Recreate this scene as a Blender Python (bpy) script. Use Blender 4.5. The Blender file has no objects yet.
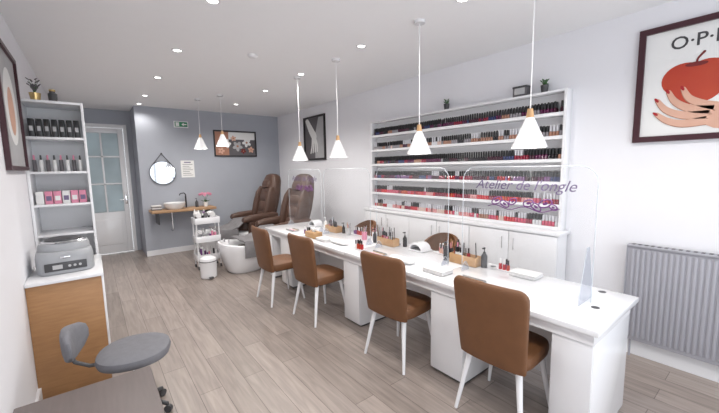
import bpy, bmesh, math, random
from mathutils import Vector, Matrix
random.seed(4)
sc = bpy.context.scene
sc.view_settings.view_transform = 'Standard'

# ------------------------------------------------------------------ materials
def mat(name, col, rough=0.5, metal=0.0, noise=0.0, nscale=8.0, bump=0.0, bscale=60.0, spec=0.5, coat=0.0, stretch=(1,1,1), col2=None, emis=None, estr=0.0):
    m = bpy.data.materials.new(name); m.use_nodes = True
    nt = m.node_tree; n = nt.nodes; l = nt.links
    p = n['Principled BSDF']
    p.inputs['Roughness'].default_value = rough
    p.inputs['Metallic'].default_value = metal
    p.inputs['Specular IOR Level'].default_value = spec
    p.inputs['Coat Weight'].default_value = coat
    if emis:
        p.inputs['Emission Color'].default_value = (*emis, 1); p.inputs['Emission Strength'].default_value = estr
    tc = n.new('ShaderNodeTexCoord'); mp = n.new('ShaderNodeMapping')
    mp.inputs['Scale'].default_value = stretch
    l.new(tc.outputs['Object'], mp.inputs['Vector'])
    nz = n.new('ShaderNodeTexNoise'); nz.inputs['Scale'].default_value = nscale; nz.inputs['Detail'].default_value = 4
    l.new(mp.outputs['Vector'], nz.inputs['Vector'])
    mx = n.new('ShaderNodeMix'); mx.data_type = 'RGBA'
    c2 = col2 if col2 else tuple(c*(1-noise) for c in col)
    mx.inputs[6].default_value = (*col, 1); mx.inputs[7].default_value = (*c2, 1)
    l.new(nz.outputs['Fac'], mx.inputs[0]); l.new(mx.outputs[2], p.inputs['Base Color'])
    if bump > 0:
        nb = n.new('ShaderNodeTexNoise'); nb.inputs['Scale'].default_value = bscale
        l.new(mp.outputs['Vector'], nb.inputs['Vector'])
        b = n.new('ShaderNodeBump'); b.inputs['Strength'].default_value = bump; b.inputs['Distance'].default_value = 0.004
        l.new(nb.outputs['Fac'], b.inputs['Height']); l.new(b.outputs['Normal'], p.inputs['Normal'])
    return m

M_wall = mat('wall_paint_white', (0.81,0.81,0.845), 0.75, noise=0.02, bump=0.05, bscale=120)
M_ceil = mat('ceiling_paint', (0.88,0.88,0.89), 0.85, noise=0.02)
M_grey = mat('wall_paint_grey', (0.40,0.42,0.47), 0.8, noise=0.05, bump=0.05, bscale=120)
M_base = mat('trim_white', (0.82,0.82,0.84), 0.45, noise=0.02)
M_lac = mat('white_lacquer', (0.80,0.80,0.82), 0.22, noise=0.02, coat=0.3)
M_whitem = mat('white_matte', (0.80,0.80,0.81), 0.5, noise=0.03)
M_brown = mat('tan_leatherette', (0.175,0.074,0.029), 0.5, noise=0.25, nscale=14, bump=0.25, bscale=180)
M_dkbrown = mat('brown_leather', (0.100,0.052,0.036), 0.42, noise=0.3, nscale=10, bump=0.3, bscale=90)
M_oak = mat('oak_wood', (0.46,0.25,0.11), 0.5, nscale=5, stretch=(2,2,14), col2=(0.30,0.15,0.065))
M_oakh = mat('oak_wood_horizontal', (0.50,0.31,0.17), 0.5, nscale=6, stretch=(2,10,10), col2=(0.33,0.19,0.10))
M_beech = mat('beech_wood', (0.55,0.34,0.17), 0.5, nscale=8, stretch=(3,3,1), col2=(0.42,0.24,0.11))
M_black = mat('black_plastic', (0.012,0.012,0.014), 0.35, noise=0.2)
M_dark = mat('dark_grey_plastic', (0.06,0.06,0.065), 0.4, noise=0.2)
M_frame = mat('plum_frame', (0.055,0.010,0.018), 0.35, noise=0.3)
M_frameb = mat('black_frame', (0.02,0.017,0.018), 0.35, noise=0.2)
M_chrome = mat('chrome', (0.75,0.75,0.77), 0.15, metal=1.0)
M_gfab = mat('grey_fabric', (0.20,0.20,0.22), 0.85, noise=0.25, nscale=30, bump=0.4, bscale=300)
M_taupe = mat('taupe_table', (0.17,0.14,0.135), 0.5, nscale=5, stretch=(10,1,1), col2=(0.12,0.10,0.095))
M_rad = mat('radiator_enamel', (0.36,0.36,0.40), 0.45, noise=0.03)
M_machine = mat('machine_grey', (0.36,0.37,0.39), 0.4, noise=0.05)
M_green = mat('plant_leaf', (0.06,0.16,0.05), 0.6, noise=0.5, nscale=20)
M_pink = mat('pink_card', (0.75,0.28,0.40), 0.5, noise=0.1)
M_purple = mat('purple_print', (0.17,0.13,0.24), 0.5, noise=0.1)
M_purple2 = mat('violet_print', (0.16,0.05,0.20), 0.5, noise=0.1)
M_paper = mat('paper_white', (0.80,0.80,0.79), 0.6, noise=0.02)
M_red = mat('printed_red', (0.42,0.018,0.012), 0.4, nscale=5, col2=(0.48,0.07,0.02))
M_redd = mat('printed_dark_red', (0.20,0.012,0.012), 0.4, noise=0.3)
M_nail = mat('nail_red', (0.40,0.008,0.015), 0.3, noise=0.1)
M_skin = mat('printed_skin', (0.72,0.45,0.34), 0.5, nscale=7, col2=(0.58,0.32,0.23))
M_skin2 = mat('printed_skin_shade', (0.42,0.20,0.13), 0.5, noise=0.1)
M_lg = mat('printed_light_grey', (0.50,0.50,0.51), 0.5, noise=0.25)
M_mg = mat('printed_mid_grey', (0.13,0.12,0.13), 0.5, noise=0.3)
M_signg = mat('sign_green', (0.02,0.22,0.10), 0.4, noise=0.05)
M_towel = mat('towel_grey', (0.26,0.25,0.26), 0.95, noise=0.5, nscale=12, bump=0.6, bscale=200)
M_towelw = mat('towel_white', (0.75,0.74,0.74), 0.95, noise=0.1, nscale=40, bump=0.6, bscale=200)
M_lamp = mat('lamp_emitter', (1,1,1), 0.5, emis=(1.0,0.97,0.92), estr=8)
M_mirror = mat('mirror_silver', (0.42,0.44,0.47), 0.04, metal=1.0)
M_ceram = mat('ceramic', (0.86,0.86,0.87), 0.12, noise=0.01, coat=0.5)
M_gold = mat('brass', (0.55,0.40,0.18), 0.3, metal=0.8)

def acrylic(name, tint, dif, gl):
    m = bpy.data.materials.new(name); m.use_nodes = True
    nt = m.node_tree; n = nt.nodes; l = nt.links
    for x in list(n):
        if x.type != 'OUTPUT_MATERIAL': n.remove(x)
    out = [x for x in n if x.type == 'OUTPUT_MATERIAL'][0]
    t = n.new('ShaderNodeBsdfTransparent'); t.inputs[0].default_value = (*tint, 1)
    g = n.new('ShaderNodeBsdfGlossy'); g.inputs['Roughness'].default_value = 0.03
    d = n.new('ShaderNodeBsdfDiffuse'); d.inputs[0].default_value = (0.85,0.88,0.92,1)
    tc = n.new('ShaderNodeTexCoord'); nz = n.new('ShaderNodeTexNoise'); nz.inputs['Scale'].default_value = 2.0
    l.new(tc.outputs['Object'], nz.inputs['Vector'])
    mr = n.new('ShaderNodeMapRange'); mr.inputs[3].default_value = dif*0.7; mr.inputs[4].default_value = dif*1.3
    l.new(nz.outputs['Fac'], mr.inputs[0])
    mm = n.new('ShaderNodeMixShader'); l.new(mr.outputs[0], mm.inputs[0])
    l.new(t.outputs[0], mm.inputs[1]); l.new(d.outputs[0], mm.inputs[2])
    m2 = n.new('ShaderNodeMixShader'); m2.inputs[0].default_value = gl
    l.new(mm.outputs[0], m2.inputs[1]); l.new(g.outputs[0], m2.inputs[2])
    l.new(m2.outputs[0], out.inputs[0])
    return m
M_acr = acrylic('clear_acrylic', (0.965,0.97,0.975), 0.045, 0.045)
M_acre = acrylic('acrylic_edge', (0.80,0.84,0.88), 0.5, 0.05)
M_acrf = acrylic('acrylic_foot', (0.68,0.71,0.78), 0.15, 0.06)

def frosted():
    m = bpy.data.materials.new('frosted_glass'); m.use_nodes = True
    nt = m.node_tree; n = nt.nodes; l = nt.links
    p = n['Principled BSDF']; p.inputs['Base Color'].default_value = (0.5,0.54,0.56,1); p.inputs['Roughness'].default_value = 0.25
    tr = n.new('ShaderNodeBsdfTranslucent')
    tc = n.new('ShaderNodeTexCoord'); nz = n.new('ShaderNodeTexNoise'); nz.inputs['Scale'].default_value = 3
    l.new(tc.outputs['Object'], nz.inputs['Vector'])
    mx = n.new('ShaderNodeMix'); mx.data_type='RGBA'
    mx.inputs[6].default_value=(0.20,0.23,0.24,1); mx.inputs[7].default_value=(0.45,0.49,0.50,1)
    l.new(nz.outputs['Fac'], mx.inputs[0]); l.new(mx.outputs[2], tr.inputs[0])
    ms = n.new('ShaderNodeMixShader'); ms.inputs[0].default_value = 0.6
    out = n['Material Output']
    l.new(p.outputs[0], ms.inputs[1]); l.new(tr.outputs[0], ms.inputs[2]); l.new(ms.outputs[0], out.inputs[0])
    return m
M_frost = frosted()

def floor_mat():
    m = bpy.data.materials.new('laminate_floor'); m.use_nodes = True
    nt = m.node_tree; n = nt.nodes; l = nt.links
    p = n['Principled BSDF']; p.inputs['Roughness'].default_value = 0.33
    tc = n.new('ShaderNodeTexCoord'); mp = n.new('ShaderNodeMapping')
    mp.inputs['Rotation'].default_value = (0,0,math.radians(90))
    l.new(tc.outputs['Object'], mp.inputs['Vector'])
    br = n.new('ShaderNodeTexBrick')
    br.inputs['Scale'].default_value = 1.0; br.inputs['Brick Width'].default_value = 1.25; br.inputs['Row Height'].default_value = 0.16
    br.inputs['Mortar Size'].default_value = 0.002; br.inputs['Bias'].default_value = 0.0; br.offset = 0.37
    br.inputs['Color1'].default_value = (0.365,0.308,0.277,1); br.inputs['Color2'].default_value = (0.27,0.225,0.20,1)
    br.inputs['Mortar'].default_value = (0.14,0.11,0.10,1)
    l.new(mp.outputs['Vector'], br.inputs['Vector'])
    mp2 = n.new('ShaderNodeMapping'); mp2.inputs['Scale'].default_value = (14,1.2,1)
    l.new(tc.outputs['Object'], mp2.inputs['Vector'])
    nz = n.new('ShaderNodeTexNoise'); nz.inputs['Scale'].default_value = 2.2; nz.inputs['Detail'].default_value = 7; nz.inputs['Distortion'].default_value = 0.6
    l.new(mp2.outputs['Vector'], nz.inputs['Vector'])
    cr = n.new('ShaderNodeValToRGB'); cr.color_ramp.elements[0].position = 0.3; cr.color_ramp.elements[0].color=(0.68,0.68,0.68,1)
    cr.color_ramp.elements[1].position = 0.7; cr.color_ramp.elements[1].color=(1.12,1.12,1.12,1)
    l.new(nz.outputs['Fac'], cr.inputs[0])
    mx = n.new('ShaderNodeMix'); mx.data_type='RGBA'; mx.blend_type='MULTIPLY'; mx.inputs[0].default_value = 0.8
    l.new(br.outputs['Color'], mx.inputs[6]); l.new(cr.outputs[0], mx.inputs[7]); l.new(mx.outputs[2], p.inputs['Base Color'])
    return m
M_floor = floor_mat()

# ------------------------------------------------------------------ builder
class B:
    def __init__(s, name): s.name=name; s.bm=bmesh.new(); s.mats=[]
    def mi(s, m):
        if m not in s.mats: s.mats.append(m)
        return s.mats.index(m)
    def add(s, tb, m, M=None):
        if M is not None: tb.transform(M)
        i = s.mi(m)
        for f in tb.faces: f.material_index=i; f.smooth=True
        me = bpy.data.meshes.new('t'); tb.to_mesh(me); tb.free(); s.bm.from_mesh(me); bpy.data.meshes.remove(me)
    def box(s, x0,x1,y0,y1,z0,z1, m, bev=0.0, M=None, seg=2):
        tb = bmesh.new(); bmesh.ops.create_cube(tb, size=1)
        tb.transform(Matrix.Translation(((x0+x1)/2,(y0+y1)/2,(z0+z1)/2)) @ Matrix.Diagonal((abs(x1-x0),abs(y1-y0),abs(z1-z0),1)))
        if bev>0: bmesh.ops.bevel(tb, geom=tb.edges[:], offset=bev, segments=seg, profile=0.5, affect='EDGES', clamp_overlap=True)
        s.add(tb, m, M)
    def cyl(s, p1, p2, r1, r2, m, seg=16):
        p1=Vector(p1); p2=Vector(p2); d=p2-p1
        tb=bmesh.new(); bmesh.ops.create_cone(tb, cap_ends=True, segments=seg, radius1=max(r1,1e-4), radius2=max(r2,1e-4), depth=d.length)
        q=d.to_track_quat('Z','Y').to_matrix().to_4x4()
        s.add(tb, m, Matrix.Translation((p1+p2)/2) @ q)
    def ball(s, c, r, m, seg=16, M=None):
        if not isinstance(r,(tuple,list)): r=(r,r,r)
        tb=bmesh.new(); bmesh.ops.create_uvsphere(tb, u_segments=seg, v_segments=max(6,seg//2), radius=1)
        tb.transform(Matrix.Translation(c) @ (M if M else Matrix()) @ Matrix.Diagonal((*r,1)))
        s.add(tb, m)
    def loft(s, rings, m, cap=(True,True), M=None):
        tb=bmesh.new(); vs=[[tb.verts.new(p) for p in r] for r in rings]
        k=len(rings[0])
        for a,b in zip(vs,vs[1:]):
            for i in range(k):
                tb.faces.new((a[i],a[(i+1)%k],b[(i+1)%k],b[i]))
        if cap[0]: tb.faces.new(vs[0][::-1])
        if cap[1]: tb.faces.new(vs[-1])
        bmesh.ops.recalc_face_normals(tb, faces=tb.faces[:])
        s.add(tb, m, M)
    def lathe(s, prof, c, m, seg=24, M=None, cap=(False,False)):
        rings=[[Vector((c[0]+r*math.cos(2*math.pi*i/seg), c[1]+r*math.sin(2*math.pi*i/seg), c[2]+z)) for i in range(seg)] for r,z in prof]
        s.loft(rings, m, cap, M)
    def tube(s, pts, r, m, seg=8):
        pts=[Vector(p) for p in pts]; rings=[]
        for i,p in enumerate(pts):
            d=(pts[min(i+1,len(pts)-1)]-pts[max(i-1,0)]).normalized()
            q=d.to_track_quat('Z','Y').to_matrix()
            rr = r[i] if isinstance(r,(list,tuple)) else r
            rings.append([p+q@Vector((rr*math.cos(2*math.pi*k/seg), rr*math.sin(2*math.pi*k/seg),0)) for k in range(seg)])
        for a in range(1,len(rings)):
            best=min(range(seg), key=lambda o: sum((rings[a][(k+o)%seg]-rings[a-1][k]).length for k in range(seg)))
            rings[a]=[rings[a][(k+best)%seg] for k in range(seg)]
        s.loft(rings, m)
    def poly(s, pts, m, T, thick=0.001):
        tb=bmesh.new(); 
        v0=[tb.verts.new(T(a,b,0)) for a,b in pts]
        if thick<=0:
            tb.faces.new(v0)
        else:
            v1=[tb.verts.new(T(a,b,thick)) for a,b in pts]
            tb.faces.new(v0); tb.faces.new(v1[::-1]); n=len(pts)
            for i in range(n): tb.faces.new((v0[i],v0[(i+1)%n],v1[(i+1)%n],v1[i]))
            bmesh.ops.recalc_face_normals(tb, faces=tb.faces[:])
        s.add(tb, m)
    def text(s, txt, size, m, M, shear=0.0, ext=0.0005, align='CENTER', bold=0.0):
        cu=bpy.data.curves.new('t','FONT'); cu.body=txt; cu.size=size; cu.shear=shear; cu.extrude=ext; cu.align_x=align; cu.align_y='CENTER'; cu.offset=bold
        cu.resolution_u=3
        ob=bpy.data.objects.new('t',cu); sc.collection.objects.link(ob)
        dg=bpy.context.evaluated_depsgraph_get(); me=bpy.data.meshes.new_from_object(ob.evaluated_get(dg))
        tb=bmesh.new(); tb.from_mesh(me); bpy.data.objects.remove(ob); bpy.data.meshes.remove(me)
        s.add(tb, m, M)
    def done(s, loc=(0,0,0), rz=0.0, parent=None, sharp=35):
        me=bpy.data.meshes.new(s.name); s.bm.to_mesh(me); s.bm.free()
        for m in s.mats: me.materials.append(m)
        me.set_sharp_from_angle(angle=math.radians(sharp))
        ob=bpy.data.objects.new(s.name, me); sc.collection.objects.link(ob)
        ob.location=loc; ob.rotation_euler=(0,0,rz)
        if parent: ob.parent=parent
        return ob

def dup(ob, loc, rz=0.0):
    o=bpy.data.objects.new(ob.name.split('.')[0], ob.data); sc.collection.objects.link(o)
    o.location=loc; o.rotation_euler=(0,0,rz); return o

def se(cx,cy,z,rx,ry,n=2.0,seg=32,bend=0.0,tilt=0.0):
    out=[]
    for i in range(seg):
        a=2*math.pi*i/seg; c=math.cos(a); s_=math.sin(a)
        x=rx*math.copysign(abs(c)**(2/n),c); y=ry*math.copysign(abs(s_)**(2/n),s_)
        out.append(Vector((cx+x+bend*y*y, cy+y, z+tilt*x)))
    return out

# ------------------------------------------------------------------ room constants
XL,XR=-0.415,3.47; YF,YG,YD=-1.7,7.4,8.15; H=2.77; XC=0.71
def slab(name,x0,x1,y0,y1,z0,z1,m):
    b=B(name); b.box(x0,x1,y0,y1,z0,z1,m); return b.done()
slab('floor',XL-0.1,XR+0.1,YF-0.1,YD+0.1,-0.08,0,M_floor)
slab('ceiling',XL-0.1,XR+0.1,YF-0.1,YD+0.1,H,H+0.08,M_ceil)
slab('wall_left',XL-0.1,XL,YF-0.1,YD+0.1,0,H,M_wall)
slab('wall_right',XR,XR+0.1,YF-0.1,YD+0.1,0,H,M_wall)
slab('wall_back',XC,XR,YG,YG+0.1,0,H,M_grey)
slab('wall_return',XC,XC+0.1,YG+0.1,YD,0,H,M_grey)
DX0,DX1,DH=-0.22,0.63,2.5
slab('wall_door_left',XL,DX0,YD,YD+0.1,0,H,M_grey); slab('wall_door_right',DX1,XC+0.1,YD,YD+0.1,0,H,M_grey); slab('wall_door_top',DX0,DX1,YD,YD+0.1,DH,H,M_grey)
slab('wall_front_bottom',XL,XR,YF-0.1,YF,0,0.12,M_wall); slab('wall_front_top',XL,XR,YF-0.1,YF,2.6,H,M_wall)
slab('wall_front_left',XL,XL+0.12,YF-0.1,YF,0.12,2.6,M_wall); slab('wall_front_right',XR-0.12,XR,YF-0.1,YF,0.12,2.6,M_wall)
b=B('window_1')
for x in (XL+0.12,1.0,2.1,XR-0.17): b.box(x,x+0.05,YF-0.08,YF-0.03,0.12,2.6,M_base,0.004)
b.box(XL+0.12,XR-0.12,YF-0.08,YF-0.03,0.12,0.17,M_base,0.004); b.box(XL+0.12,XR-0.12,YF-0.08,YF-0.03,2.55,2.6,M_base,0.004)
b.done()
slab('baseboard_right',XR-0.018,XR,YF,YG,0,0.13,M_base)
slab('baseboard_left',XL,XL+0.018,YF,YD,0,0.10,M_base)
slab('baseboard_back',XC,XR-0.018,YG-0.018,YG,0,0.10,M_base)

# ------------------------------------------------------------------ door
b=B('door_1')
e=0.002
b.box(DX0+e,DX0+0.06,YD-0.03,YD+0.08,0.001,DH-e,M_base,0.005); b.box(DX1-0.06,DX1-e,YD-0.03,YD+0.08,0.001,DH-e,M_base,0.005)
b.box(DX0+0.06,DX1-0.06,YD-0.03,YD+0.08,DH-0.07,DH-e,M_base,0.005)
lx0,lx1=DX0+0.065,DX1-0.065
b.box(lx0,lx0+0.09,YD,YD+0.045,0.01,DH-0.075,M_lac,0.004); b.box(lx1-0.09,lx1,YD,YD+0.045,0.01,DH-0.075,M_lac,0.004)
b.box(lx0+0.09,lx1-0.09,YD,YD+0.045,DH-0.17,DH-0.075,M_lac,0.004)
b.box(lx0+0.09,lx1-0.09,YD,YD+0.045,0.01,0.82,M_lac,0.004)
b.box(lx0+0.15,lx1-0.15,YD-0.012,YD,0.18,0.68,M_lac,0.006)
xm=(lx0+lx1)/2
b.box(xm-0.015,xm+0.015,YD+0.005,YD+0.04,0.82,DH-0.17,M_lac,0.003)
for z in (1.35,1.87): b.box(lx0+0.09,lx1-0.09,YD+0.005,YD+0.04,z,z+0.03,M_lac,0.003)
b.box(lx0+0.09,lx1-0.09,YD+0.018,YD+0.026,0.82,DH-0.17,M_frost)
b.cyl((lx1-0.045,YD,1.05),(lx1-0.045,YD-0.05,1.05),0.012,0.012,M_chrome); b.cyl((lx1-0.045,YD-0.05,1.05),(lx1-0.16,YD-0.05,1.05),0.009,0.009,M_chrome)
b.box(lx1-0.065,lx1-0.025,YD-0.006,YD,0.96,1.16,M_chrome,0.002)
b.done()

# ------------------------------------------------------------------ wall polish display + cabinets
SY0,SY1=1.28,3.97; SX=3.35
b=B('nail_polish_wall_shelf')
Z0,Z1=0.985,2.26
b.box(SX,XR,SY0,SY0+0.025,Z0,Z1,M_lac,0.002); b.box(SX,XR,SY1-0.025,SY1,Z0,Z1,M_lac,0.002)
b.box(XR-0.012,XR-0.001,SY0+0.025,SY1-0.025,Z0,Z1,M_lac)
NR=6; dz=(Z1-0.02-Z0)/NR
shz=[Z0+i*dz for i in range(NR+1)]
for z in shz: b.box(SX,XR-0.012,SY0+0.025,SY1-0.025,z,z+0.02,M_lac,0.002)
for z in shz[:-1]: b.box(SX,SX+0.006,SY0+0.025,SY1-0.025,z+0.02,z+0.032,M_lac)
b.done()
b=B('base_cabinet')
cx=3.24
b.box(cx+0.02,XR-0.02,SY0-0.02,SY1+0.02,0.06,0.95,M_lac); b.box(cx+0.05,XR-0.02,SY0,SY1,0,0.06,M_whitem)
b.box(cx-0.01,XR-0.002,SY0-0.04,SY1+0.04,0.95,0.984,M_lac,0.004)
nd=6; w=(SY1-SY0+0.04)/nd
for i in range(nd):
    y=SY0-0.02+i*w
    b.box(cx,cx+0.019,y+0.003,y+w-0.003,0.08,0.94,M_lac,0.003)
    yy = y+w-0.06 if i%2==0 else y+0.06
    b.cyl((cx-0.02,yy,0.76),(cx-0.02,yy,0.88),0.004,0.004,M_chrome,8)
    for zz in (0.77,0.87): b.cyl((cx,yy,zz),(cx-0.02,yy,zz),0.003,0.003,M_chrome,6)
b.done()
def bottles(name):
    pal=[(0.02,0.015,0.02),(0.06,0.015,0.03),(0.40,0.01,0.02),(0.55,0.03,0.04),(0.55,0.08,0.14),(0.65,0.30,0.30),(0.65,0.48,0.42),
         (0.25,0.015,0.04),(0.10,0.015,0.06),(0.28,0.26,0.28),(0.7,0.7,0.72),(0.20,0.08,0.22),(0.04,0.05,0.14),(0.5,0.08,0.03),(0.38,0.20,0.14)]
    ms=[mat('polish_%d'%i,c,0.15,noise=0.05) for i,c in enumerate(pal)]
    capb=M_black; capw=mat('cap_silver',(0.60,0.60,0.64),0.3,noise=0.05)
    allm=ms+[capb,capw]
    V=[];F=[];MI=[]
    def pr(x,y,z,r0,r1,h,mi,k=7):
        o=len(V)
        for rr,zz in ((r0,0),(r0,h*0.8),(r1,h)):
            for i in range(k):
                a=2*math.pi*i/k; V.append((x+rr*math.cos(a),y+rr*math.sin(a),z+zz))
        for q in range(2):
            for i in range(k):
                F.append((o+q*k+i,o+q*k+(i+1)%k,o+(q+1)*k+(i+1)%k,o+(q+1)*k+i)); MI.append(mi)
        F.append(tuple(o+2*k+i for i in range(k))); MI.append(mi)
        F.append(tuple(o+i for i in range(k))[::-1]); MI.append(mi)
    themes=[[4,5,2,3,10,6,7,5,3,4,14,5],[3,2,7,3,13,4,5,2,3,7],[8,2,1,11,0,12,7,1,7],[0,8,1,9,14,7,1,12],[9,9,6,14,1,9,14,10,0],[0,1,8,1,12,9,7,14]]
    capd=[0.5,0.85,0.97,0.97,0.85,0.97]
    for ri in range(NR):
        z=shz[ri]+0.0203; th=themes[ri]; y=SY0+0.05; cur=random.choice(th); cnt=0; cb=True
        while y<SY1-0.05:
            if cnt<=0:
                cur=random.choice(th); cnt=random.randint(1,4); cb=random.random()<capd[ri]
            if random.random()<0.025: y+=0.03; continue
            for x,rs in ((SX+0.03,1.0),(SX+0.075,1.0)):
                r=0.0135; hh=random.choice((0.054,0.056,0.058))
                pr(x,y,z,r,r*0.6,hh,cur); pr(x,y,z+hh,0.0095,0.008,0.055,15 if cb else 16,6)
            y+=0.0295; cnt-=1
    me=bpy.data.meshes.new(name); me.from_pydata(V,[],F); 
    for m in allm: me.materials.append(m)
    me.polygons.foreach_set('material_index',MI); me.update()
    ob=bpy.data.objects.new(name,me); sc.collection.objects.link(ob)
bottles('nail_polish_bottles')

def plant(name,loc,pot_r=0.04,h=0.13,potm=M_dark,n=14,spread=0.06,leafm=M_green,seed=1):
    rnd=random.Random(seed)
    b=B(name)
    b.lathe([(0.001,0),(pot_r*0.75,0),(pot_r,0.07),(pot_r*0.9,0.07),(pot_r*0.85,0.06),(0.001,0.06)],(0,0,0),potm,16)
    for i in range(n):
        a=rnd.uniform(0,6.28); sp=rnd.uniform(0.2,1)*spread; hh=h*rnd.uniform(0.6,1)
        p=[Vector((0,0,0.06)),Vector((sp*0.4*math.cos(a),sp*0.4*math.sin(a),0.06+(hh-0.06)*0.6)),Vector((sp*math.cos(a),sp*math.sin(a),hh))]
        b.tube(p,[0.002,0.0018,0.001],M_green,5)
        q=Matrix.Rotation(a,4,'Z')@Matrix.Rotation(-0.7,4,'Y')
        b.ball(p[2],(0.016,0.009,0.004),leafm,8,q); b.ball(p[1],(0.014,0.008,0.004),leafm,8,q)
    return b.done(loc)
plant('potted_plant',(3.405,1.5,Z1+0.001),seed=2,spread=0.035,pot_r=0.035); plant('potted_plant',(3.405,2.62,Z1+0.001),seed=3,h=0.12,spread=0.035,pot_r=0.035)
b=B('decorative_box'); b.box(-0.04,0.04,-0.07,0.07,0,0.10,M_mg,0.004); b.box(-0.042,-0.04,-0.05,0.05,0.02,0.08,M_lg); b.box(-0.043,0.043,-0.073,0.073,0.08,0.10,M_dark,0.003)
b.done((3.41,1.72,Z1+0.001))

# ------------------------------------------------------------------ framed posters
def TR(yl,zb,x): return lambda a,b_,d: Vector((x-d, yl-a, zb+b_))
def TL(yl,zb,x): return lambda a,b_,d: Vector((x+d, yl+a, zb+b_))
def TB(xl,zb,y): return lambda a,b_,d: Vector((xl+a, y-d, zb+b_))
def rect(a0,a1,b0,b1): return [(a0,b0),(a1,b0),(a1,b1),(a0,b1)]
def ell(ca,cb,ra,rb,n=28,rot=0): 
    o=[]
    for i in range(n):
        t=2*math.pi*i/n; x=ra*math.cos(t); y=rb*math.sin(t)
        o.append((ca+x*math.cos(rot)-y*math.sin(rot), cb+x*math.sin(rot)+y*math.cos(rot)))
    return o
def finger2(b,pts,rs,m,T,d,th=0.0006):
    L=[];R=[]
    P=[];Q=[]
    n0=len(pts)
    for i in range(n0-1):
        p0=pts[max(i-1,0)];p1=pts[i];p2=pts[i+1];p3=pts[min(i+2,n0-1)]
        for k in range(5):
            t=k/5
            P.append(tuple(0.5*((2*p1[j])+(-p0[j]+p2[j])*t+(2*p0[j]-5*p1[j]+4*p2[j]-p3[j])*t*t+(-p0[j]+3*p1[j]-3*p2[j]+p3[j])*t**3) for j in (0,1)))
            Q.append(rs[i]*(1-t)+rs[i+1]*t)
    P.append(pts[-1]);Q.append(rs[-1]); pts,rs=P,Q
    for i,(p,r) in enumerate(zip(pts,rs)):
        p0=pts[max(i-1,0)]; p1=pts[min(i+1,len(pts)-1)]
        dx,dy=p1[0]-p0[0],p1[1]-p0[1]; n=math.hypot(dx,dy); dx/=n;dy/=n
        L.append((p[0]-dy*r,p[1]+dx*r)); R.append((p[0]+dy*r,p[1]-dx*r))
    p=pts[-1]; r=rs[-1]; a0=math.atan2(L[-1][1]-p[1],L[-1][0]-p[0]); 
    cap=[(p[0]+r*math.cos(a0-math.pi*k/8),p[1]+r*math.sin(a0-math.pi*k/8)) for k in range(1,8)]
    b.poly(L+cap+R[::-1],m,lambda a,bb,dd:T(a,bb,dd+d),th)
def frame(b,W,Hh,T,m,w=0.025,dep=0.025,inner=M_paper):
    b.poly(rect(w,W-w,w,Hh-w),inner,T,0.010)
    for r in (rect(0,W,0,w),rect(0,W,Hh-w,Hh),rect(0,w,w,Hh-w),rect(W-w,W,w,Hh-w)): b.poly(r,m,T,dep)
def Rtext(T,a,b_,d):
    o=T(a,b_,d); ex=T(a+1,b_,d)-o; ey=T(a,b_+1,d)-o; ez=ex.cross(ey)
    M=Matrix.Identity(4)
    for i in range(3): M[i][0]=ex[i];M[i][1]=ey[i];M[i][2]=ez[i];M[i][3]=o[i]
    return M
b=B('framed_apple_poster'); T=TR(0.82,1.755,XR-0.001); W,Hh=0.74,0.85
frame(b,W,Hh,T,M_frame,0.042,0.03)
off=lambda d:(lambda a,bb,dd:T(a,bb,dd+d))
b.text('O·P·I',0.125,M_dark,Rtext(T,0.315,0.70,0.0115),bold=0.001)
b.poly(ell(0.275,0.44,0.125,0.115),M_red,off(0.0115),0.0006); b.poly(ell(0.395,0.44,0.125,0.118),M_red,off(0.0116),0.0006)
b.poly(ell(0.335,0.38,0.152,0.125),M_red,off(0.0117),0.0006)
b.poly(ell(0.335,0.535,0.06,0.016),M_redd,off(0.0123),0.0004)
finger2(b,[(0.335,0.53),(0.34,0.57),(0.37,0.61)],[0.006,0.006,0.008],M_redd,T,0.0128)
# printed hand: wrist enters at lower right, palm under the apple, four fingers reaching up its left side, thumb up its right
finger2(b,[(0.67,0.10),(0.58,0.11),(0.48,0.15),(0.38,0.19)],[0.045,0.060,0.080,0.060],M_skin,T,0.0130)
for pts in ([(0.46,0.22),(0.38,0.25),(0.31,0.30),(0.275,0.37)],[(0.44,0.20),(0.33,0.22),(0.24,0.28),(0.195,0.36)],[(0.42,0.17),(0.29,0.18),(0.19,0.23),(0.135,0.305)],[(0.41,0.13),(0.29,0.12),(0.20,0.15),(0.135,0.205)]):
    finger2(b,pts,[0.031,0.027,0.022,0.014],M_skin2,T,0.0140)
    finger2(b,[(p[0]+0.002,p[1]+0.003) for p in pts],[0.029,0.0255,0.0205,0.013],M_skin,T,0.0146)
    e_=pts[-1]; f_=pts[-2]; an=math.atan2(e_[1]-f_[1],e_[0]-f_[0])
    b.poly(ell(e_[0]+0.008*math.cos(an),e_[1]+0.008*math.sin(an),0.020,0.009,16,an),M_nail,off(0.0154),0.0005)
finger2(b,[(0.56,0.14),(0.555,0.24),(0.53,0.33),(0.485,0.40)],[0.05,0.034,0.026,0.015],M_skin2,T,0.0148)
finger2(b,[(0.562,0.14),(0.557,0.24),(0.532,0.33),(0.487,0.40)],[0.049,0.032,0.024,0.014],M_skin,T,0.0152)
b.poly(ell(0.482,0.407,0.021,0.010,16,2.2),M_nail,off(0.016),0.0005)
b.done()
b=B('framed_hands_poster'); T=TR(6.16,1.75,XR-0.001); W,Hh=0.78,0.84
frame(b,W,Hh,T,M_frameb,0.035,0.03,M_mg)
off=lambda d:(lambda a,bb,dd:T(a,bb,dd+d))
b.poly([(0.40,0.04),(0.74,0.04),(0.74,0.80),(0.55,0.80),(0.42,0.5)],M_lg,off(0.0105),0.001)
finger2(b,[(0.10,0.80),(0.25,0.60),(0.38,0.45)],[0.05,0.08,0.09],M_paper,T,0.012)
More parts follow.
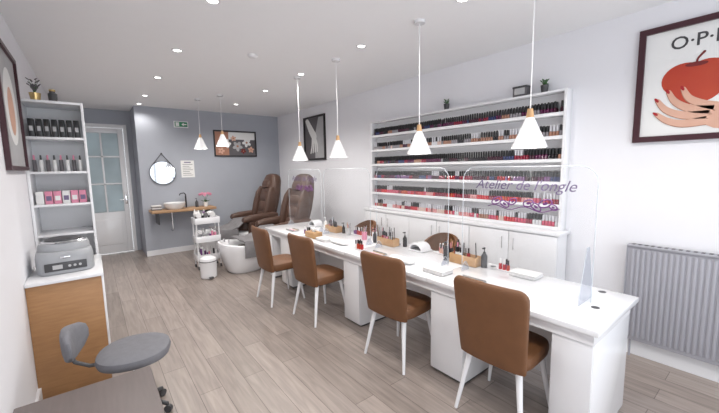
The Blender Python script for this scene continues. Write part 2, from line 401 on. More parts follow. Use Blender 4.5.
for k in range(4): finger2(b,[(0.32+0.03*k,0.50-0.02*k),(0.30+0.06*k,0.30),(0.24+0.08*k,0.14+0.01*k)],[0.030,0.024,0.016],M_paper,T,0.0125+0.0004*k)
b.done()
b=B('framed_flower_poster'); T=TB(2.04,1.87,YG-0.001); W,Hh=0.89,0.54
frame(b,W,Hh,T,M_frameb,0.022,0.025,M_mg)
off=lambda d:(lambda a,bb,dd:T(a,bb,dd+d))
b.poly(rect(0.03,0.30,0.03,0.51),M_skin2,off(0.0105),0.0008); b.poly(rect(0.30,0.86,0.36,0.51),M_paper,off(0.0105),0.0008)
for k,(a,c,r,mm) in enumerate([(0.25,0.27,0.10,M_paper),(0.48,0.22,0.11,M_lg),(0.68,0.30,0.10,M_paper),(0.40,0.38,0.06,M_skin),(0.77,0.15,0.07,M_skin),(0.14,0.12,0.07,M_skin),(0.60,0.12,0.06,M_redd)]):
    for q in range(5):
        an=q*1.2566+k; b.poly(ell(a+r*0.5*math.cos(an),c+r*0.5*math.sin(an),r*0.5,r*0.32,14,an),mm,off(0.0115+0.0003*q+0.001*k%0.004),0.0003)
    b.poly(ell(a,c,r*0.22,r*0.22,12),M_skin2,off(0.0165),0.0004)
b.done()
b=B('framed_portrait_poster'); T=TL(3.07,1.62,XL+0.001); W,Hh=0.80,0.86
frame(b,W,Hh,T,M_frame,0.03,0.028,M_lg)
off=lambda d:(lambda a,bb,dd:T(a,bb,dd+d))
b.poly(rect(0.06,0.74,0.06,0.80),M_lg,off(0.0105),0.0006)
b.poly(ell(0.42,0.45,0.23,0.27),M_paper,off(0.0113),0.0006)
b.poly(ell(0.42,0.42,0.12,0.17),M_skin,off(0.0121),0.0006)
b.done()
b=B('exit_sign'); b.box(1.33,1.58,YG-0.03,YG-0.001,2.42,2.54,M_whitem,0.004); b.box(1.345,1.565,YG-0.033,YG-0.03,2.435,2.525,M_signg)
b.box(1.36,1.42,YG-0.035,YG-0.033,2.445,2.515,M_paper); b.poly([(1.46,2.48),(1.50,2.51),(1.50,2.49),(1.55,2.49),(1.55,2.47),(1.50,2.47),(1.50,2.45)],M_paper,lambda a,c,d:Vector((a,YG-0.034-d,c)),0.001)
b.done()
b=B('paper_notice'); b.box(1.40,1.64,YG-0.006,YG-0.001,1.46,1.79,M_paper)
for i in range(7): b.box(1.43,1.61-0.03*(i%3),YG-0.007,YG-0.006,1.50+i*0.035,1.508+i*0.035,M_mg)
b.box(1.46,1.58,YG-0.007,YG-0.006,1.745,1.765,M_purple)
b.done()

# ------------------------------------------------------------------ radiator
b=B('radiator'); ry0,ry1,rz0,rz1=-0.45,0.78,0.155,0.94; rx=3.36
b.box(rx+0.012,rx+0.035,ry0,ry1,rz0,rz1,M_rad,0.004); b.box(rx+0.06,rx+0.08,ry0,ry1,rz0,rz1,M_rad,0.004)
n=36; w=(ry1-ry0-0.04)/n
for i in range(n):
    y=ry0+0.02+i*w; b.box(rx+0.004,rx+0.02,y+w*0.15,y+w*0.85,rz0+0.03,rz1-0.03,M_rad,0.006)
b.box(rx,rx+0.085,ry0-0.004,ry1+0.004,rz1-0.012,rz1+0.004,M_rad,0.003)
for i in range(30):
    y=ry0+0.03+i*0.04; b.box(rx+0.02,rx+0.07,y,y+0.02,rz1+0.002,rz1+0.006,M_dark)
b.box(rx+0.005,rx+0.085,ry1,ry1+0.006,rz0,rz1,M_rad,0.002); b.box(rx+0.005,rx+0.085,ry0-0.006,ry0,rz0,rz1,M_rad,0.002)
b.cyl((rx+0.05,ry1-0.05,rz0),(rx+0.05,ry1-0.05,0.0),0.008,0.008,M_rad,10); b.cyl((rx+0.05,ry0+0.05,rz0),(rx+0.05,ry0+0.05,0.0),0.008,0.008,M_rad,10)
for y in (ry0+0.2,ry1-0.2): b.box(rx+0.08,XR-0.001,y-0.02,y+0.02,0.5,0.56,M_rad)
b.done()

# ------------------------------------------------------------------ manicure desk
b=B('manicure_desk'); X0,X1,Y0,Y1=1.95,2.67,0.54,4.75; TZ=0.75
tp=0.035
segs=[Y0,1.68,2.76,3.80,Y1]
for a,c in zip(segs,segs[1:]): b.box(X0,X1,a+0.0015,c-0.0015,TZ-tp,TZ,M_lac,0.006)
b.box(X0+0.03,X1-0.05,Y0+0.03,Y1-0.03,TZ-0.10,TZ-tp,M_lac)
def ped(y0,y1):
    b.box(X0+0.05,X1-0.06,y0,y1,0.02,TZ-0.10,M_lac,0.003)
    b.box(X0+0.07,X1-0.08,y0+0.01,y1-0.01,0,0.02,M_dark)
    b.box(X0+0.038,X0+0.05,y0+0.003,y1-0.003,0.03,TZ-0.105,M_lac,0.003)
    b.box(X1-0.062,X1-0.045,y0+0.004,y1-0.004,0.03,0.24,M_lac,0.003); b.box(X1-0.062,X1-0.045,y0+0.004,y1-0.004,0.245,0.45,M_lac,0.003); b.box(X1-0.062,X1-0.045,y0+0.004,y1-0.004,0.455,0.645,M_lac,0.003)
ped(0.57,0.78); ped(1.36,1.66); ped(2.56,2.82); ped(4.02,4.32); ped(4.60,4.72)
b.box(2.42,2.435,0.60,4.65,0.12,0.65,M_lac)
b.cyl((2.28,0.66,TZ-0.001),(2.28,0.66,TZ+0.002),0.022,0.022,M_dark,20)
for y in (0.72,1.50,2.62,3.66): b.cyl((2.60,y,TZ-0.001),(2.60,y,TZ+0.002),0.022,0.022,M_dark,20)
b.done()
TS=TZ+0.0035

def screen(yc,half=0.46,x=2.33,top=1.585,feet=(-1,),logo=True):
    b=B('acrylic_sneeze_guard'); z0=TS+0.001; r=0.10
    out=[(-half,z0)]
    out+= [(-half+r-r*math.cos(k*math.pi/16), top-r+r*math.sin(k*math.pi/16)) for k in range(9)]
    out+= [(half-r+r*math.sin(k*math.pi/16), top-r+r*math.cos(k*math.pi/16)) for k in range(9)]
    out+= [(half,z0)]
    b.poly(out,M_acr,lambda a,c,d:Vector((0,a,c)),0)
    b.tube([Vector((0,a,c)) for a,c in out],0.003,M_acre,6)
    for s_ in (-1,1):
        y=s_*(half-0.03); big=s_ in feet
        tri=[(-0.11,z0),(0.11,z0),(0.11,z0+0.03),(0.02,z0+0.34),(-0.02,z0+0.34),(-0.11,z0+0.03)] if big else [(-0.05,z0),(0.05,z0),(0.05,z0+0.015),(0.012,z0+0.07),(-0.012,z0+0.07),(-0.05,z0+0.015)]
        b.poly(tri,M_acrf,lambda a,c,d:Vector((a,y,c)),0)
        b.tube([Vector((a,y,c)) for a,c in tri],0.0022,M_acre,6)
    if logo:
        T=lambda a,c,d:Vector((-0.0015-d,-a,c))
        zt=top-0.13
        b.text("Atelier de l'ongle",0.100,M_purple,Rtext(T,0,zt,0.0002),shear=0.35,ext=0.0002)
        for i,(a,c,ra,rb_,ro) in enumerate([(-0.17,-0.115,0.042,0.022,0.5),(-0.11,-0.135,0.036,0.020,-0.5),(-0.05,-0.115,0.030,0.018,0.6),(0.06,-0.12,0.036,0.022,0.3),(0.11,-0.14,0.040,0.020,-0.6),(0.17,-0.115,0.044,0.024,0.4),(0.22,-0.135,0.026,0.016,-0.4)]):
            ring=ell(a,zt+c,ra,rb_,18,ro)
            b.tube([T(p[0],p[1],0.001) for p in ring+ring[:1]],0.0045,M_purple2,5)
            b.poly(ell(a,zt+c,ra*0.4,rb_*0.4,10,ro),M_purple2,lambda a_,c_,d_:T(a_,c_,d_+0.0005),0.0005)
        b.tube([T(-0.24+0.50*k/16,zt-0.16+0.014*math.sin(k*0.9),0.001) for k in range(17)],0.003,M_purple2,5)
    return b.done((x,yc,0))
screen(1.16); screen(2.22,feet=(),logo=False); screen(3.24,feet=(),logo=False); screen(4.22,feet=())

# ------------------------------------------------------------------ client chairs
def client_chair():
    b=B('upholstered_chair'); rings=[]
    zs=[0.405,0.415,0.43,0.48,0.56,0.64,0.72,0.79,0.84,0.87,0.89,0.905,0.915,0.92]
    for z in zs:
        t=(z-0.37)/0.55; hw=0.205+0.033*t; th=0.026
        if z>0.85:
            u=(z-0.85)/0.0705; hw-=0.06*(1-math.sqrt(max(0,1-u*u))); th=0.026*math.sqrt(max(0.03,1-u**3))
        if z<0.42: th*=0.8
        rings.append(se(-0.165-0.075*t,0,z,th,hw,5,40,bend=0.5))
    b.loft(rings,M_brown)
    sr=[]
    for z,k in ((0.405,0.93),(0.415,0.98),(0.44,1.0),(0.465,1.0),(0.485,0.97),(0.495,0.9)):
        sr.append(se(0.035,0,z,0.215*k,0.215*k,4.5,40))
    b.loft(sr,M_brown)
    b.box(-0.15,0.2,-0.15,0.15,0.385,0.406,M_dark)
    for sx in (-1,1):
        for sy in (-1,1):
            b.cyl((0.03+sx*0.15,sy*0.155,0.405),(0.02+sx*0.215,sy*0.215,0),0.021,0.011,M_lac,14)
    return b
c=client_chair().done((1.985,1.06,0),0.04)
dup(c,(1.95,1.97,0),0.08); dup(c,(1.84,3.09,0),0.05); dup(c,(1.72,3.84,0),0.0)

def tech_chair():
    b=B('barrel_back_chair'); rings=[]
    for z,k,th in ((0.42,0.9,0.02),(0.45,0.97,0.028),(0.55,1.0,0.03),(0.68,1.0,0.03),(0.78,0.97,0.028),(0.83,0.90,0.02),(0.84,0.84,0.012)):
        out=[];inn=[]
        n=20
        for i in range(n+1):
            a=math.radians(-85+170*i/n); R=0.215*k
            dzz=-0.09*(abs(a)/1.48)**2*(z-0.4)/0.4
            out.append(Vector(((R+th)*math.cos(a),(R+th)*math.sin(a),z+dzz))); inn.append(Vector(((R-th)*math.cos(a),(R-th)*math.sin(a),z+dzz)))
        rings.append(out+inn[::-1])
    b.loft(rings,M_brown)
    b.loft([se(-0.02,0,z,0.21*k,0.20*k,3,32) for z,k in ((0.38,0.95),(0.40,1),(0.45,1),(0.475,0.95),(0.485,0.85))],M_brown)
    for sx in (-1,1):
        for sy in (-1,1): b.cyl((sx*0.13,sy*0.13,0.39),(sx*0.19,sy*0.19,0),0.02,0.011,M_lac,12)
    return b
t=tech_chair().done((2.955,2.36,0),0.15)
dup(t,(2.95,3.72,0),-0.1)

# ------------------------------------------------------------------ desk accessories
def organizer(loc,rz=0,seed=0):
    rnd=random.Random(seed); b=B('wooden_brush_organizer')
    b.box(-0.05,0.05,-0.13,0.13,0,0.01,M_beech,0.002)
    for y in (-0.13,0.12): b.box(-0.05,0.05,y,y+0.01,0.01,0.08,M_beech,0.002)
    for x in (-0.05,0.042): b.box(x,x+0.008,-0.12,0.12,0.01,0.08,M_beech,0.002)
    b.box(-0.042,0.042,-0.003,0.003,0.01,0.075,M_beech)
    for i in range(16):
        x,y=rnd.uniform(-0.03,0.03),rnd.uniform(-0.10,0.10)
        if i%3==0:
            b.cyl((x,y,0.01),(x,y,0.095),0.014,0.014,rnd.choice((M_paper,M_nail,M_black,M_pink)),10); b.cyl((x,y,0.095),(x,y,0.14),0.007,0.007,M_black,8)
        else:
            b.cyl((x,y,0.01),(x+rnd.uniform(-0.015,0.015),y+rnd.uniform(-0.015,0.015),rnd.uniform(0.13,0.20)),0.0045,0.0045,rnd.choice((M_black,M_pink,M_chrome,M_dark)),8)
    b.done(loc,rz)
organizer((2.49,1.70,TS),0.0,1); organizer((2.49,3.74,TS),0.0,2); organizer((2.49,2.68,TS),0.0,3)
def pump(loc,bodym,capm,h=0.12,r=0.025):
    b=B('pump_bottle')
    b.lathe([(0.001,0),(r,0),(r,h*0.75),(r*0.6,h*0.88),(r*0.45,h*0.9),(r*0.45,h),(0.001,h)],(0,0,0),bodym,16)
    b.cyl((0,0,h),(0,0,h+0.03),0.004,0.004,capm,8); b.box(-0.03,0.008,-0.007,0.007,h+0.028,h+0.038,capm,0.003)
    b.done(loc)
pump((2.51,1.53,TS),M_dark,M_black,0.13); pump((2.56,2.49,TS),M_black,M_black,0.12,0.022); pump((2.46,1.88,TS),M_black,M_black,0.13,0.024)
pump((2.50,3.95,TS),M_paper,M_paper,0.13); pump((2.52,3.55,TS),M_black,M_black,0.1,0.02); pump((2.46,2.86,TS),M_dark,M_black,0.12,0.022)
def nlamp(loc,rz):
    b=B('nail_curing_lamp'); rs=[]
    n=14
    for x,k in ((-0.07,0.92),(-0.065,1.0),(0.05,1.0),(0.07,0.92),(0.08,0.7)):
        pts=[Vector((x,0.09*k*math.cos(math.pi*i/n),0.015+0.07*k*math.sin(math.pi*i/n))) for i in range(n+1)]
        inn=[Vector((x,0.075*k*math.cos(math.pi*i/n),0.015+0.055*k*math.sin(math.pi*i/n))) for i in range(n+1)]
        rs.append(pts+inn[::-1])
    b.loft(rs,M_lac); b.box(-0.075,0.08,-0.092,0.092,0,0.015,M_lac,0.004); b.box(-0.07,0.07,-0.07,0.07,0.015,0.018,M_dark)
    b.done(loc,rz)
nlamp((2.56,2.28,TS),0.0); nlamp((2.55,4.30,TS),0.0)
def handrest(loc,rz=0):
    b=B('hand_rest_cushion'); b.loft([[Vector((x,0.05*k*math.cos(math.pi*2*i/20),0.024+0.024*k*math.sin(2*math.pi*i/20))) for i in range(20)] for x,k in ((-0.13,0.5),(-0.12,0.85),(-0.10,1),(0.10,1),(0.12,0.85),(0.13,0.5))],M_paper)
    b.done(loc,rz)
handrest((2.12,2.10,TS),1.5708); handrest((2.12,3.08,TS),1.5708)
def tissue(loc):
    b=B('tissue_box'); b.box(-0.06,0.06,-0.11,0.11,0,0.07,M_beech,0.004); b.box(-0.015,0.015,-0.05,0.05,0.07,0.072,M_black); b.loft([se(0,0,0.071,0.008,0.03,2,12),se(0.01,0.0,0.10,0.02,0.035,2,12),se(0.015,0.01,0.12,0.004,0.03,2,12)],M_paper)
    b.done(loc)
tissue((2.10,3.60,TS))
for k,(x,y) in enumerate(((2.57,1.92),(2.56,2.98),(2.47,3.06),(2.50,3.42))):
    b=B('brush_cup'); b.lathe([(0.001,0),(0.03,0),(0.032,0.09),(0.029,0.09),(0.027,0.005),(0.001,0.005)],(0,0,0),(M_black,M_paper,M_pink,M_lg,M_dark)[k],16)
    rnd=random.Random(k)
    for i in range(8):
        a=rnd.uniform(0,6.28); b.cyl((0.01*math.cos(a),0.01*math.sin(a),0.006),(0.026*math.cos(a),0.026*math.sin(a),rnd.uniform(0.13,0.17)),0.003,0.003,rnd.choice((M_black,M_pink,M_chrome,M_beech)),6)
    b.done((x,y,TS))
def display(loc,seed,n=8):
    rnd=random.Random(seed)
    b=B('polish_bottle_tray'); b.box(-0.035,0.035,-0.145,-0.105+n*0.033,0,0.006,M_lac,0.002)
    for i in range(n):
        for x in (-0.017,0.017):
            if rnd.random()<0.2: continue
            y=-0.125+i*0.033; h=rnd.uniform(0.045,0.06)
            b.cyl((x,y,0.006),(x,y,h),0.013,0.012,rnd.choice((M_nail,M_pink,M_paper,M_purple2,M_skin,M_red)),10); b.cyl((x,y,h),(x,y,h+0.04),0.007,0.007,rnd.choice((M_black,M_black,M_paper)),8)
    b.done(loc)
display((2.60,3.36,TS),1,6); display((2.14,2.80,TS),2,4); display((2.62,2.11,TS),3,4)
display((2.57,1.47,TS),7,3); display((2.14,3.88,TS),8,4)
def filetray(loc,rz):
    b=B('nail_file_tray'); b.box(-0.05,0.05,-0.10,0.10,0,0.006,M_lg,0.002)
    for x in (-0.05,0.046): b.box(x,x+0.004,-0.10,0.10,0.006,0.02,M_lg)
    for i,mm in enumerate((M_mg,M_pink,M_paper,M_beech)): b.box(-0.035+i*0.02,-0.02+i*0.02,-0.085,0.08,0.0062,0.010,mm,0.001)
    b.done(loc,rz)
filetray((2.12,1.40,TS),0.0); filetray((2.12,2.45,TS),-0.0); filetray((2.12,4.20,TS),0.0)
def shower(loc):
    b=B('folded_hand_towel')
    for i in range(2): b.box(-0.07,0.07,-0.10,0.10,i*0.017,i*0.017+0.016,M_towelw,0.006)
    b.done(loc)
shower((2.10,3.34,TS)); shower((2.12,1.70,TS)); shower((2.54,1.20,TS))

# ------------------------------------------------------------------ pendants
def pendant(x,y,zc):
    b=B('pendant_lamp'); L=H-zc
    b.lathe([(0.001,0),(0.045,0),(0.045,-0.022),(0.001,-0.022)],(0,0,L-0.0005),M_lac,20)
    b.cyl((0,0,0.12),(0,0,L-0.02),0.0035,0.0035,M_whitem,8)
    b.cyl((0,0,0.068),(0,0,0.125),0.024,0.016,M_beech,16)
    b.lathe([(0.024,0.07),(0.106,-0.115),(0.102,-0.115),(0.021,0.062)],(0,0,0),M_lac,32)
    b.lathe([(0.001,0.02),(0.018,0.015),(0.03,-0.02),(0.028,-0.05),(0.001,-0.06)],(0,0,0),M_lamp,14)
    o=b.done((x,y,zc))
    ld=bpy.data.lights.new('pendant_bulb','POINT'); ld.energy=2.5; ld.color=(1,0.94,0.86); ld.shadow_soft_size=0.04
    lo=bpy.data.objects.new('bulb_light',ld); sc.collection.objects.link(lo); lo.parent=o; lo.location=(0,0,-0.11)
for p in ((2.2,1.05,1.82),(2.2,1.97,1.82),(2.2,3.17,1.83),(2.2,4.05,1.82),(1.71,5.69,2.09),(1.5,6.2,2.07)): pendant(*p)

def down(x,y):
    b=B('recessed_ceiling_light')
    b.lathe([(0.034,0.0),(0.048,0.0),(0.048,-0.006),(0.036,-0.008),(0.034,0.0)],(0,0,0),M_lac,24)
    b.lathe([(0.001,-0.003),(0.035,-0.003)],(0,0,0),M_lamp,24)
    o=b.done((x,y,H-0.0005))
    ld=bpy.data.lights.new('spot','SPOT'); ld.energy=(16 if y>7 else 50 if y>3 else 40); ld.spot_size=math.radians(150); ld.spot_blend=0.7; ld.color=(1,0.96,0.91); ld.shadow_soft_size=0.05
    lo=bpy.data.objects.new('spot_light',ld); sc.collection.objects.link(lo); lo.parent=o; lo.location=(0,0,-0.03)
for y in (0.1,1.36,2.59,3.82,5.04,6.33,7.15): down(0.77,y)
for y in (0.35,1.54,2.69,3.9,5.0,6.32): down(2.17,y)
b=B('smoke_detector'); b.lathe([(0.001,-0.03),(0.03,-0.03),(0.05,-0.012),(0.05,0)],(0,0,0),M_whitem,20); b.done((1.42,3.55,H))

# ------------------------------------------------------------------ left side: counter, shelf unit, machine
b=B('reception_counter')
b.box(XL+0.002,0.0,3.15,3.17,0,0.83,M_oak,0.001); b.box(XL+0.002,0.0,3.17,3.88,0.04,0.83,M_lac); b.box(XL+0.002,-0.02,3.19,3.88,0,0.04,M_dark)
b.box(XL+0.002,0.015,3.13,3.88,0.83,0.855,M_lac,0.003)
for i in range(2): b.box(0.0,0.015,3.18+i*0.35,3.52+i*0.35,0.06,0.82,M_lac,0.003)
b.done()
b=B('retail_shelf_unit'); UX0,UX1,UY0,UY1=XL+0.002,0.0,3.90,4.26; UT=2.20
b.box(UX0,UX0+0.02,UY0,UY1,0,UT,M_lac,0.002); b.box(UX1-0.02,UX1,UY0,UY1,0,UT,M_lac,0.002); b.box(UX0+0.02,UX1-0.02,UY1-0.01,UY1,0,UT,M_lac)
lz=[0.05,0.42,0.78,1.07,1.33,1.61,1.90,UT-0.02]
for z in lz: b.box(UX0+0.02,UX1-0.02,UY0+0.002,UY1-0.01,z-0.02 if z<2 else z,z if z<2 else UT,M_lac,0.001)
b.done()
b=B('boxed_nail_products')
rnd=random.Random(5)
for i in range(7):
    x=UX0+0.04+i*0.049; b.box(x,x+0.038,UY0+0.04,UY0+0.12,1.9003,1.9003+0.15,M_black,0.002); b.box(x+0.008,x+0.03,UY0+0.0385,UY0+0.04,1.95,1.99,M_lg)
for i in range(8):
    x=UX0+0.035+i*0.043; b.cyl((x+0.015,UY0+0.08,1.6103),(x+0.015,UY0+0.08,1.71),0.014,0.014,M_paper if i%2 else M_mg,12); b.cyl((x+0.015,UY0+0.08,1.71),(x+0.015,UY0+0.08,1.75),0.008,0.006,M_dark if i%2 else M_pink,10)
for i in range(6):
    x=UX0+0.035+i*0.057; b.box(x,x+0.05,UY0+0.04,UY0+0.10,1.3303,1.3303+0.11,M_pink if i%3 else M_paper,0.002); b.box(x+0.008,x+0.042,UY0+0.0385,UY0+0.04,1.36,1.40,M_purple if i%2 else M_paper)
b.done()
plant('potted_plant',(-0.31,4.02,UT+0.001),seed=8,potm=M_gold,h=0.19,leafm=M_mg,spread=0.05)
b=B('glass_candle_jar'); b.lathe([(0.001,0),(0.03,0),(0.032,0.08),(0.02,0.09),(0.02,0.1),(0.001,0.1)],(0,0,0),M_dark,16); b.cyl((0,0,0.1),(0,0,0.115),0.022,0.022,M_gold,14); b.done((-0.2,4.05,UT+0.001))
b=B('desktop_sterilizer')
b.loft([se(0,0,z,0.17*k,0.17*k,4,36) for z,k in ((0,0.95),(0.01,1),(0.12,1),(0.15,0.97),(0.165,0.9))],M_machine)
b.loft([se(0,0.02,z,0.155*k,0.14*k,2.4,36) for z,k in ((0.16,1),(0.19,1),(0.215,0.93),(0.23,0.75),(0.235,0.5))],M_machine)
b.loft([se(0,0.02,z,0.115*k,0.105*k,2,30) for z,k in ((0.225,1),(0.242,0.95),(0.25,0.7))],M_dark)
b.lathe([(0.125,0),(0.135,0.008),(0.125,0.014)],(0,0.02,0.215),M_chrome,30)
b.box(-0.12,0.12,-0.178,-0.165,0.03,0.09,M_dark,0.004); b.box(-0.03,0.03,-0.185,-0.178,0.12,0.135,M_chrome,0.003)
b.box(-0.075,-0.02,-0.181,-0.178,0.045,0.075,M_lg); 
for i in range(3): b.cyl((0.02+i*0.03,-0.178,0.06),(0.02+i*0.03,-0.184,0.06),0.009,0.009,M_lg,12)
b.done((-0.205,3.44,0.8555),0.05)

b=B('low_table'); b.box(XL+0.02,0.185,1.55,2.285,0.40,0.45,M_taupe,0.008)
for x in (XL+0.05,0.14):
    for y in (1.6,2.24): b.box(x-0.02,x+0.02,y-0.02,y+0.02,0,0.40,M_taupe,0.003)
b.box(XL+0.06,0.13,1.62,2.22,0.34,0.40,M_taupe)
b.done()
b=B('swivel_stool')
b.loft([se(0,0,z,0.205*k,0.205*k,2.3,36) for z,k in ((0.40,0.85),(0.41,0.96),(0.435,1.0),(0.46,0.97),(0.475,0.85),(0.48,0.6))],M_gfab)
b.cyl((0,0,0.12),(0,0,0.40),0.025,0.02,M_chrome); b.cyl((0,0,0.36),(0,0,0.40),0.09,0.10,M_dark)
rb=[]
for z,k in ((0.50,0.35),(0.515,0.72),(0.555,0.97),(0.60,1.0),(0.64,0.93),(0.67,0.68),(0.685,0.3)):
    rb.append(se(-0.29,0,z,0.022+0.010*k,0.16*k,2.5,28,bend=1.8,tilt=0))
b.loft(rb,M_gfab,M=Matrix.Rotation(-0.06,4,'Y'))
b.tube([(-0.12,0,0.40),(-0.24,0,0.40),(-0.31,0,0.44),(-0.345,0,0.52),(-0.345,0,0.60)],0.012,M_dark,8)
for i in range(5):
    a=i*2*math.pi/5+0.9; c_,s_=math.cos(a),math.sin(a)
    b.cyl((0,0,0.11),(0.18*c_,0.18*s_,0.06),0.02,0.012,M_dark,10); b.cyl((0.18*c_,0.18*s_,0.07),(0.18*c_,0.18*s_,0.03),0.006,0.006,M_dark,8)
    b.cyl((0.18*c_-0.012*s_,0.18*s_+0.012*c_,0.025),(0.18*c_+0.012*s_,0.18*s_-0.012*c_,0.025),0.025,0.025,M_dark,14)
b.done((0.13,2.56,0),-0.25)

# ------------------------------------------------------------------ wash area
b=B('washbasin_shelf'); b.box(0.80,1.90,6.98,YG-0.001,0.835,0.88,M_oakh,0.004)
for x in (0.9,1.78): b.box(x,x+0.02,7.05,YG-0.001,0.62,0.835,M_dark,0.002)
b.cyl((1.15,7.2,0.835),(1.15,7.2,0.55),0.02,0.02,M_chrome); b.tube([(1.15,7.2,0.58),(1.15,7.2,0.50),(1.15,7.28,0.46),(1.15,7.38,0.46)],0.018,M_chrome)
b.done()
WS=0.881
b=B('vessel_sink'); b.lathe([(0.001,0),(0.12,0),(0.17,0.05),(0.19,0.12),(0.18,0.12),(0.155,0.05),(0.10,0.02),(0.001,0.015)],(0,0,0),M_ceram,32); b.done((1.20,7.17,WS))
b=B('faucet'); b.cyl((0,0,0),(0,0,0.22),0.014,0.014,M_black); b.tube([(0,0,0.22),(0,0,0.26),(-0.03,-0.02,0.285),(-0.10,-0.06,0.28),(-0.12,-0.08,0.25)],0.010,M_black); b.box(-0.006,0.006,-0.04,0.01,0.22,0.25,M_black,0.002); b.done((1.42,7.28,WS))
b=B('round_mirror'); 
R=0.215; Mx=Matrix.Translation((1.08,YG-0.02,1.56))@Matrix.Rotation(math.radians(90),4,'X')
b.lathe([(0.001,0.008),(R,0.008),(R+0.008,0.01),(R+0.008,-0.015),(R,-0.018),(0.001,-0.018)],(0,0,0),M_dark,48,Mx)
b.lathe([(0.001,0.0095),(R-0.004,0.0095)],(0,0,0),M_mirror,48,Mx)
for s_ in (-1,1): b.tube([(1.08+s_*0.15,YG-0.025,1.56+0.16),(1.08,YG-0.015,1.56+0.36)],0.007,M_dark,6)
b.cyl((1.08,YG-0.001,1.92),(1.08,YG-0.03,1.92),0.014,0.016,M_dark,12)
b.done()
b=B('orchid_pot'); b.lathe([(0.001,0),(0.035,0),(0.045,0.09),(0.04,0.09),(0.03,0.07),(0.001,0.07)],(0,0,0),M_paper,16)
for k,a in enumerate((0.3,2.4,4.4)):
    pts=[(0,0,0.07),(0.03*math.cos(a),0.03*math.sin(a),0.18),(0.08*math.cos(a),0.08*math.sin(a),0.26),(0.12*math.cos(a),0.12*math.sin(a),0.25)]
    b.tube(pts,0.003,M_green,6)
    for q in range(3): 
        for w_ in range(4): b.ball((pts[2][0]*(0.7+0.35*q)+0.015*math.cos(w_*1.57),pts[2][1]*(0.7+0.35*q),0.255-0.01*q+0.015*math.sin(w_*1.57)),(0.014,0.006,0.014),M_pink,8)
for a in (0,1.5,3.1,4.7): b.ball((0.05*math.cos(a),0.05*math.sin(a),0.11),(0.05,0.02,0.005),M_green,10,Matrix.Rotation(a,4,'Z')@Matrix.Rotation(-0.4,4,'Y'))
b.done((1.76,7.2,WS))
pump((1.60,7.22,WS),M_dark,M_black,0.13,0.03); 
b=B('hand_towels'); 
for i in range(4): b.box(-0.08,0.08,-0.07,0.07,i*0.022,i*0.022+0.021,M_towelw if i%2 else M_towel,0.008)
b.done((0.90,7.2,WS))
b=B('pedal_bin'); b.lathe([(0.001,0),(0.10,0),(0.115,0.02),(0.12,0.25),(0.122,0.26),(0.11,0.30),(0.05,0.325),(0.001,0.33)],(0,0,0),M_lac,28); b.lathe([(0.122,0),(0.125,0.006),(0.122,0.012)],(0,0,0.25),M_dark,28); b.box(-0.03,0.03,-0.16,-0.11,0.02,0.035,M_dark,0.004)
b.done((1.27,5.30,0))

b=B('salon_trolley')
for x in (-0.17,0.17):
    for y in (-0.11,0.11):
        b.cyl((x,y,0.06),(x,y,0.80),0.010,0.010,M_lac,10); b.cyl((x-0.01,y,0.025),(x+0.01,y,0.025),0.025,0.025,M_dark,14); b.cyl((x,y,0.025),(x,y,0.06),0.006,0.006,M_chrome,8)
for z in (0.14,0.44,0.74):
    b.box(-0.19,0.19,-0.13,0.13,z,z+0.012,M_lac,0.003)
    for x in (-0.19,0.184): b.box(x,x+0.006,-0.13,0.13,z+0.012,z+0.10,M_lac,0.002)
    for y in (-0.13,0.124): b.box(-0.184,0.184,y,y+0.006,z+0.012,z+0.10,M_lac,0.002)
rnd=random.Random(9)
for z in (0.152,0.452,0.752):
    for i in range(12):
        x,y=rnd.uniform(-0.15,0.15),rnd.uniform(-0.10,0.10); r=rnd.uniform(0.014,0.026); h=rnd.uniform(0.10,0.19)
        mm=rnd.choice((M_paper,M_pink,M_lg,M_black,M_purple2,M_towelw)); b.cyl((x,y,z),(x,y,z+h),r,r*0.9,mm,12); b.cyl((x,y,z+h),(x,y,z+h+0.03),r*0.5,r*0.45,M_paper,8)
for x,mm in ((-0.12,M_towelw),(-0.02,M_towel),(0.09,M_towelw)): b.cyl((x,-0.10,0.88),(x,0.10,0.88),0.042,0.042,mm,16)
b.done((1.42,5.90,0),0.0)

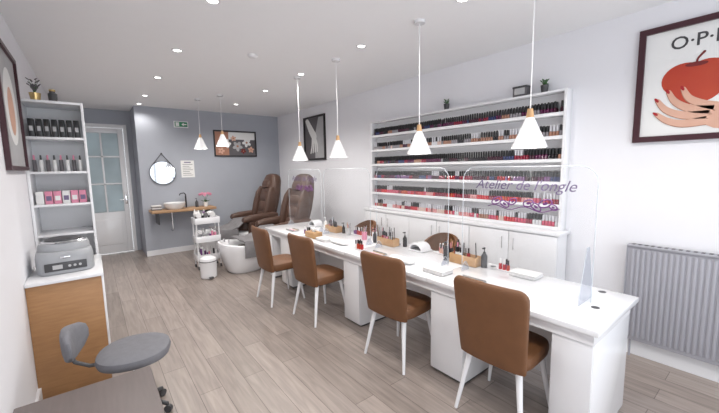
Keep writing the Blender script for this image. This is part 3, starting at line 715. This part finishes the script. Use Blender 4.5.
def spa():
    b=B('pedicure_spa_chair')
    rg=[]
    for z,rx_,ry_ in ((0.0,0.24,0.22),(0.03,0.27,0.25),(0.15,0.31,0.29),(0.30,0.35,0.33),(0.40,0.37,0.35),(0.43,0.365,0.345),(0.44,0.34,0.32),(0.42,0.31,0.29),(0.32,0.27,0.25),(0.20,0.22,0.20),(0.18,0.1,0.1)):
        rg.append(se(-0.72,0,z,rx_,ry_,2.8,40,tilt=-0.12 if z>0.25 else 0.0))
    b.loft(rg,M_lac)
    b.loft([se(0.02,0,z,rx_,ry_,4,40) for z,rx_,ry_ in ((0,0.42,0.28),(0.05,0.45,0.31),(0.25,0.45,0.33),(0.38,0.44,0.34),(0.42,0.40,0.32))],M_lac)
    b.box(-0.45,-0.30,-0.20,0.20,0.10,0.42,M_lac,0.04,seg=3)
    b.box(-0.80,-0.62,-0.06,0.06,0.34,0.40,M_dkbrown,0.02,seg=3)
    b.loft([se(-0.04,0,z,0.34*k,0.27*k,4,40,tilt=-0.06) for z,k in ((0.42,0.95),(0.44,1),(0.54,1),(0.575,0.95),(0.585,0.85))],M_dkbrown)
    Mb=Matrix.Translation((0.20,0,0.50))@Matrix.Rotation(math.radians(14),4,'Y')
    rg=[]
    for z,hw,th in ((0.0,0.25,0.07),(0.03,0.28,0.10),(0.2,0.30,0.13),(0.45,0.33,0.13),(0.65,0.32,0.125),(0.78,0.29,0.12),(0.90,0.25,0.12),(0.98,0.21,0.10),(1.02,0.14,0.05)):
        rg.append(se(0,0,z,th,hw,3,40))
    b.loft(rg,M_dkbrown,M=Mb)
    for z,h in ((0.14,0.09),(0.34,0.10),(0.54,0.09)):
        b.loft([se(-0.08,0,z+dzz,0.075*k,0.19*k,3,28) for dzz,k in ((-h,0.5),(-h*0.8,0.85),(-h*0.3,1),(h*0.3,1),(h*0.8,0.85),(h,0.5))],M_dkbrown,M=Mb)
    b.loft([se(-0.095,0,0.78+dzz,0.07*k,0.17*k,3,28) for dzz,k in ((-0.08,0.5),(-0.06,0.9),(0,1),(0.07,0.9),(0.10,0.5))],M_dkbrown,M=Mb)
    for s_ in (-1,1):
        b.loft([se(-0.08,s_*w_,z,0.11*k,0.055*k,2.6,24) for z,k,w_ in ((0.02,0.6,0.27),(0.08,1,0.28),(0.40,1.05,0.30),(0.60,0.95,0.285),(0.74,0.5,0.26))],M_dkbrown,M=Mb)
        rg=[]
        for x,zc,hh in ((-0.36,0.64,0.03),(-0.34,0.65,0.055),(-0.2,0.67,0.065),(0.05,0.68,0.07),(0.25,0.70,0.07),(0.32,0.70,0.04)):
            rg.append([Vector((x,s_*0.335+0.065*math.copysign(abs(math.cos(a))**0.7,math.cos(a)),zc+hh*math.copysign(abs(math.sin(a))**0.7,math.sin(a)))) for a in [2*math.pi*i/20 for i in range(20)]])
        b.loft(rg,M_dkbrown)
        b.box(-0.26,0.26,s_*0.335-0.045,s_*0.335+0.045,0.34,0.64,M_dkbrown,0.03,seg=3)
    b.cyl((-0.98,-0.12,0.47),(-0.98,-0.12,0.55),0.01,0.01,M_chrome,10); b.cyl((-0.98,0.12,0.47),(-0.98,0.12,0.52),0.018,0.018,M_chrome,12)
    # blanket draped from the seat over the tub
    prof=[(-0.10,0.605),(-0.34,0.60),(-0.45,0.53),(-0.60,0.475),(-0.76,0.485),(-0.82,0.50)]
    rr=[]
    for y in (-0.345,-0.30,-0.15,0.0,0.15,0.26):
        rr.append([Vector((x,y,z+0.01*math.sin(30*x+20*y))) for x,z in prof]+[Vector((x,y,z+0.022+0.01*math.sin(30*x+20*y))) for x,z in prof[::-1]])
    b.loft(rr,M_towel)
    b.loft([[Vector((x,-0.335-0.025*k_,z)) for x in (-0.82,-0.66,-0.46)]+[Vector((x,-0.350-0.025*k_,z)) for x in (-0.46,-0.66,-0.82)] for z,k_ in ((0.26,0.5),(0.34,1.0),(0.44,1.0),(0.50,0.3))],M_towel)
    return b
s1=spa().done((2.55,5.36,0),0.0); dup(s1,(2.52,6.62,0),0.0)

# ------------------------------------------------------------------ light
w=bpy.data.worlds.new('World'); sc.world=w; w.use_nodes=True
bg=w.node_tree.nodes['Background']; bg.inputs[0].default_value=(0.90,0.95,1.0,1); bg.inputs[1].default_value=3.4
def portal(loc,rot,sx,sy):
    ld=bpy.data.lights.new('portal','AREA'); ld.shape='RECTANGLE'; ld.size=sx; ld.size_y=sy; ld.cycles.is_portal=True
    o=bpy.data.objects.new('window_daylight_portal',ld); sc.collection.objects.link(o); o.location=loc; o.rotation_euler=rot
portal(((XL+XR)/2,YF-0.02,1.36),(math.radians(90),0,0),XR-XL-0.24,2.48)

# ------------------------------------------------------------------ camera
f=340.0; cx0,cy0=359.5,206.5
Yv=Vector(((90-cx0)/f,-(172-cy0)/f,-1)).normalized()
Zu=Vector((-0.0272,0.9943,0.1028)); Zu=(Zu-Zu.dot(Yv)*Yv).normalized()
Xv=Yv.cross(Zu)
R=Matrix((Xv,Yv,Zu)).to_4x4()
cam=bpy.data.cameras.new('camera'); cam.sensor_width=36; cam.lens=f/719*36; cam.clip_start=0.05
co=bpy.data.objects.new('camera',cam); sc.collection.objects.link(co)
co.matrix_world=Matrix.Translation((0,0,1.6))@R
sc.camera=co
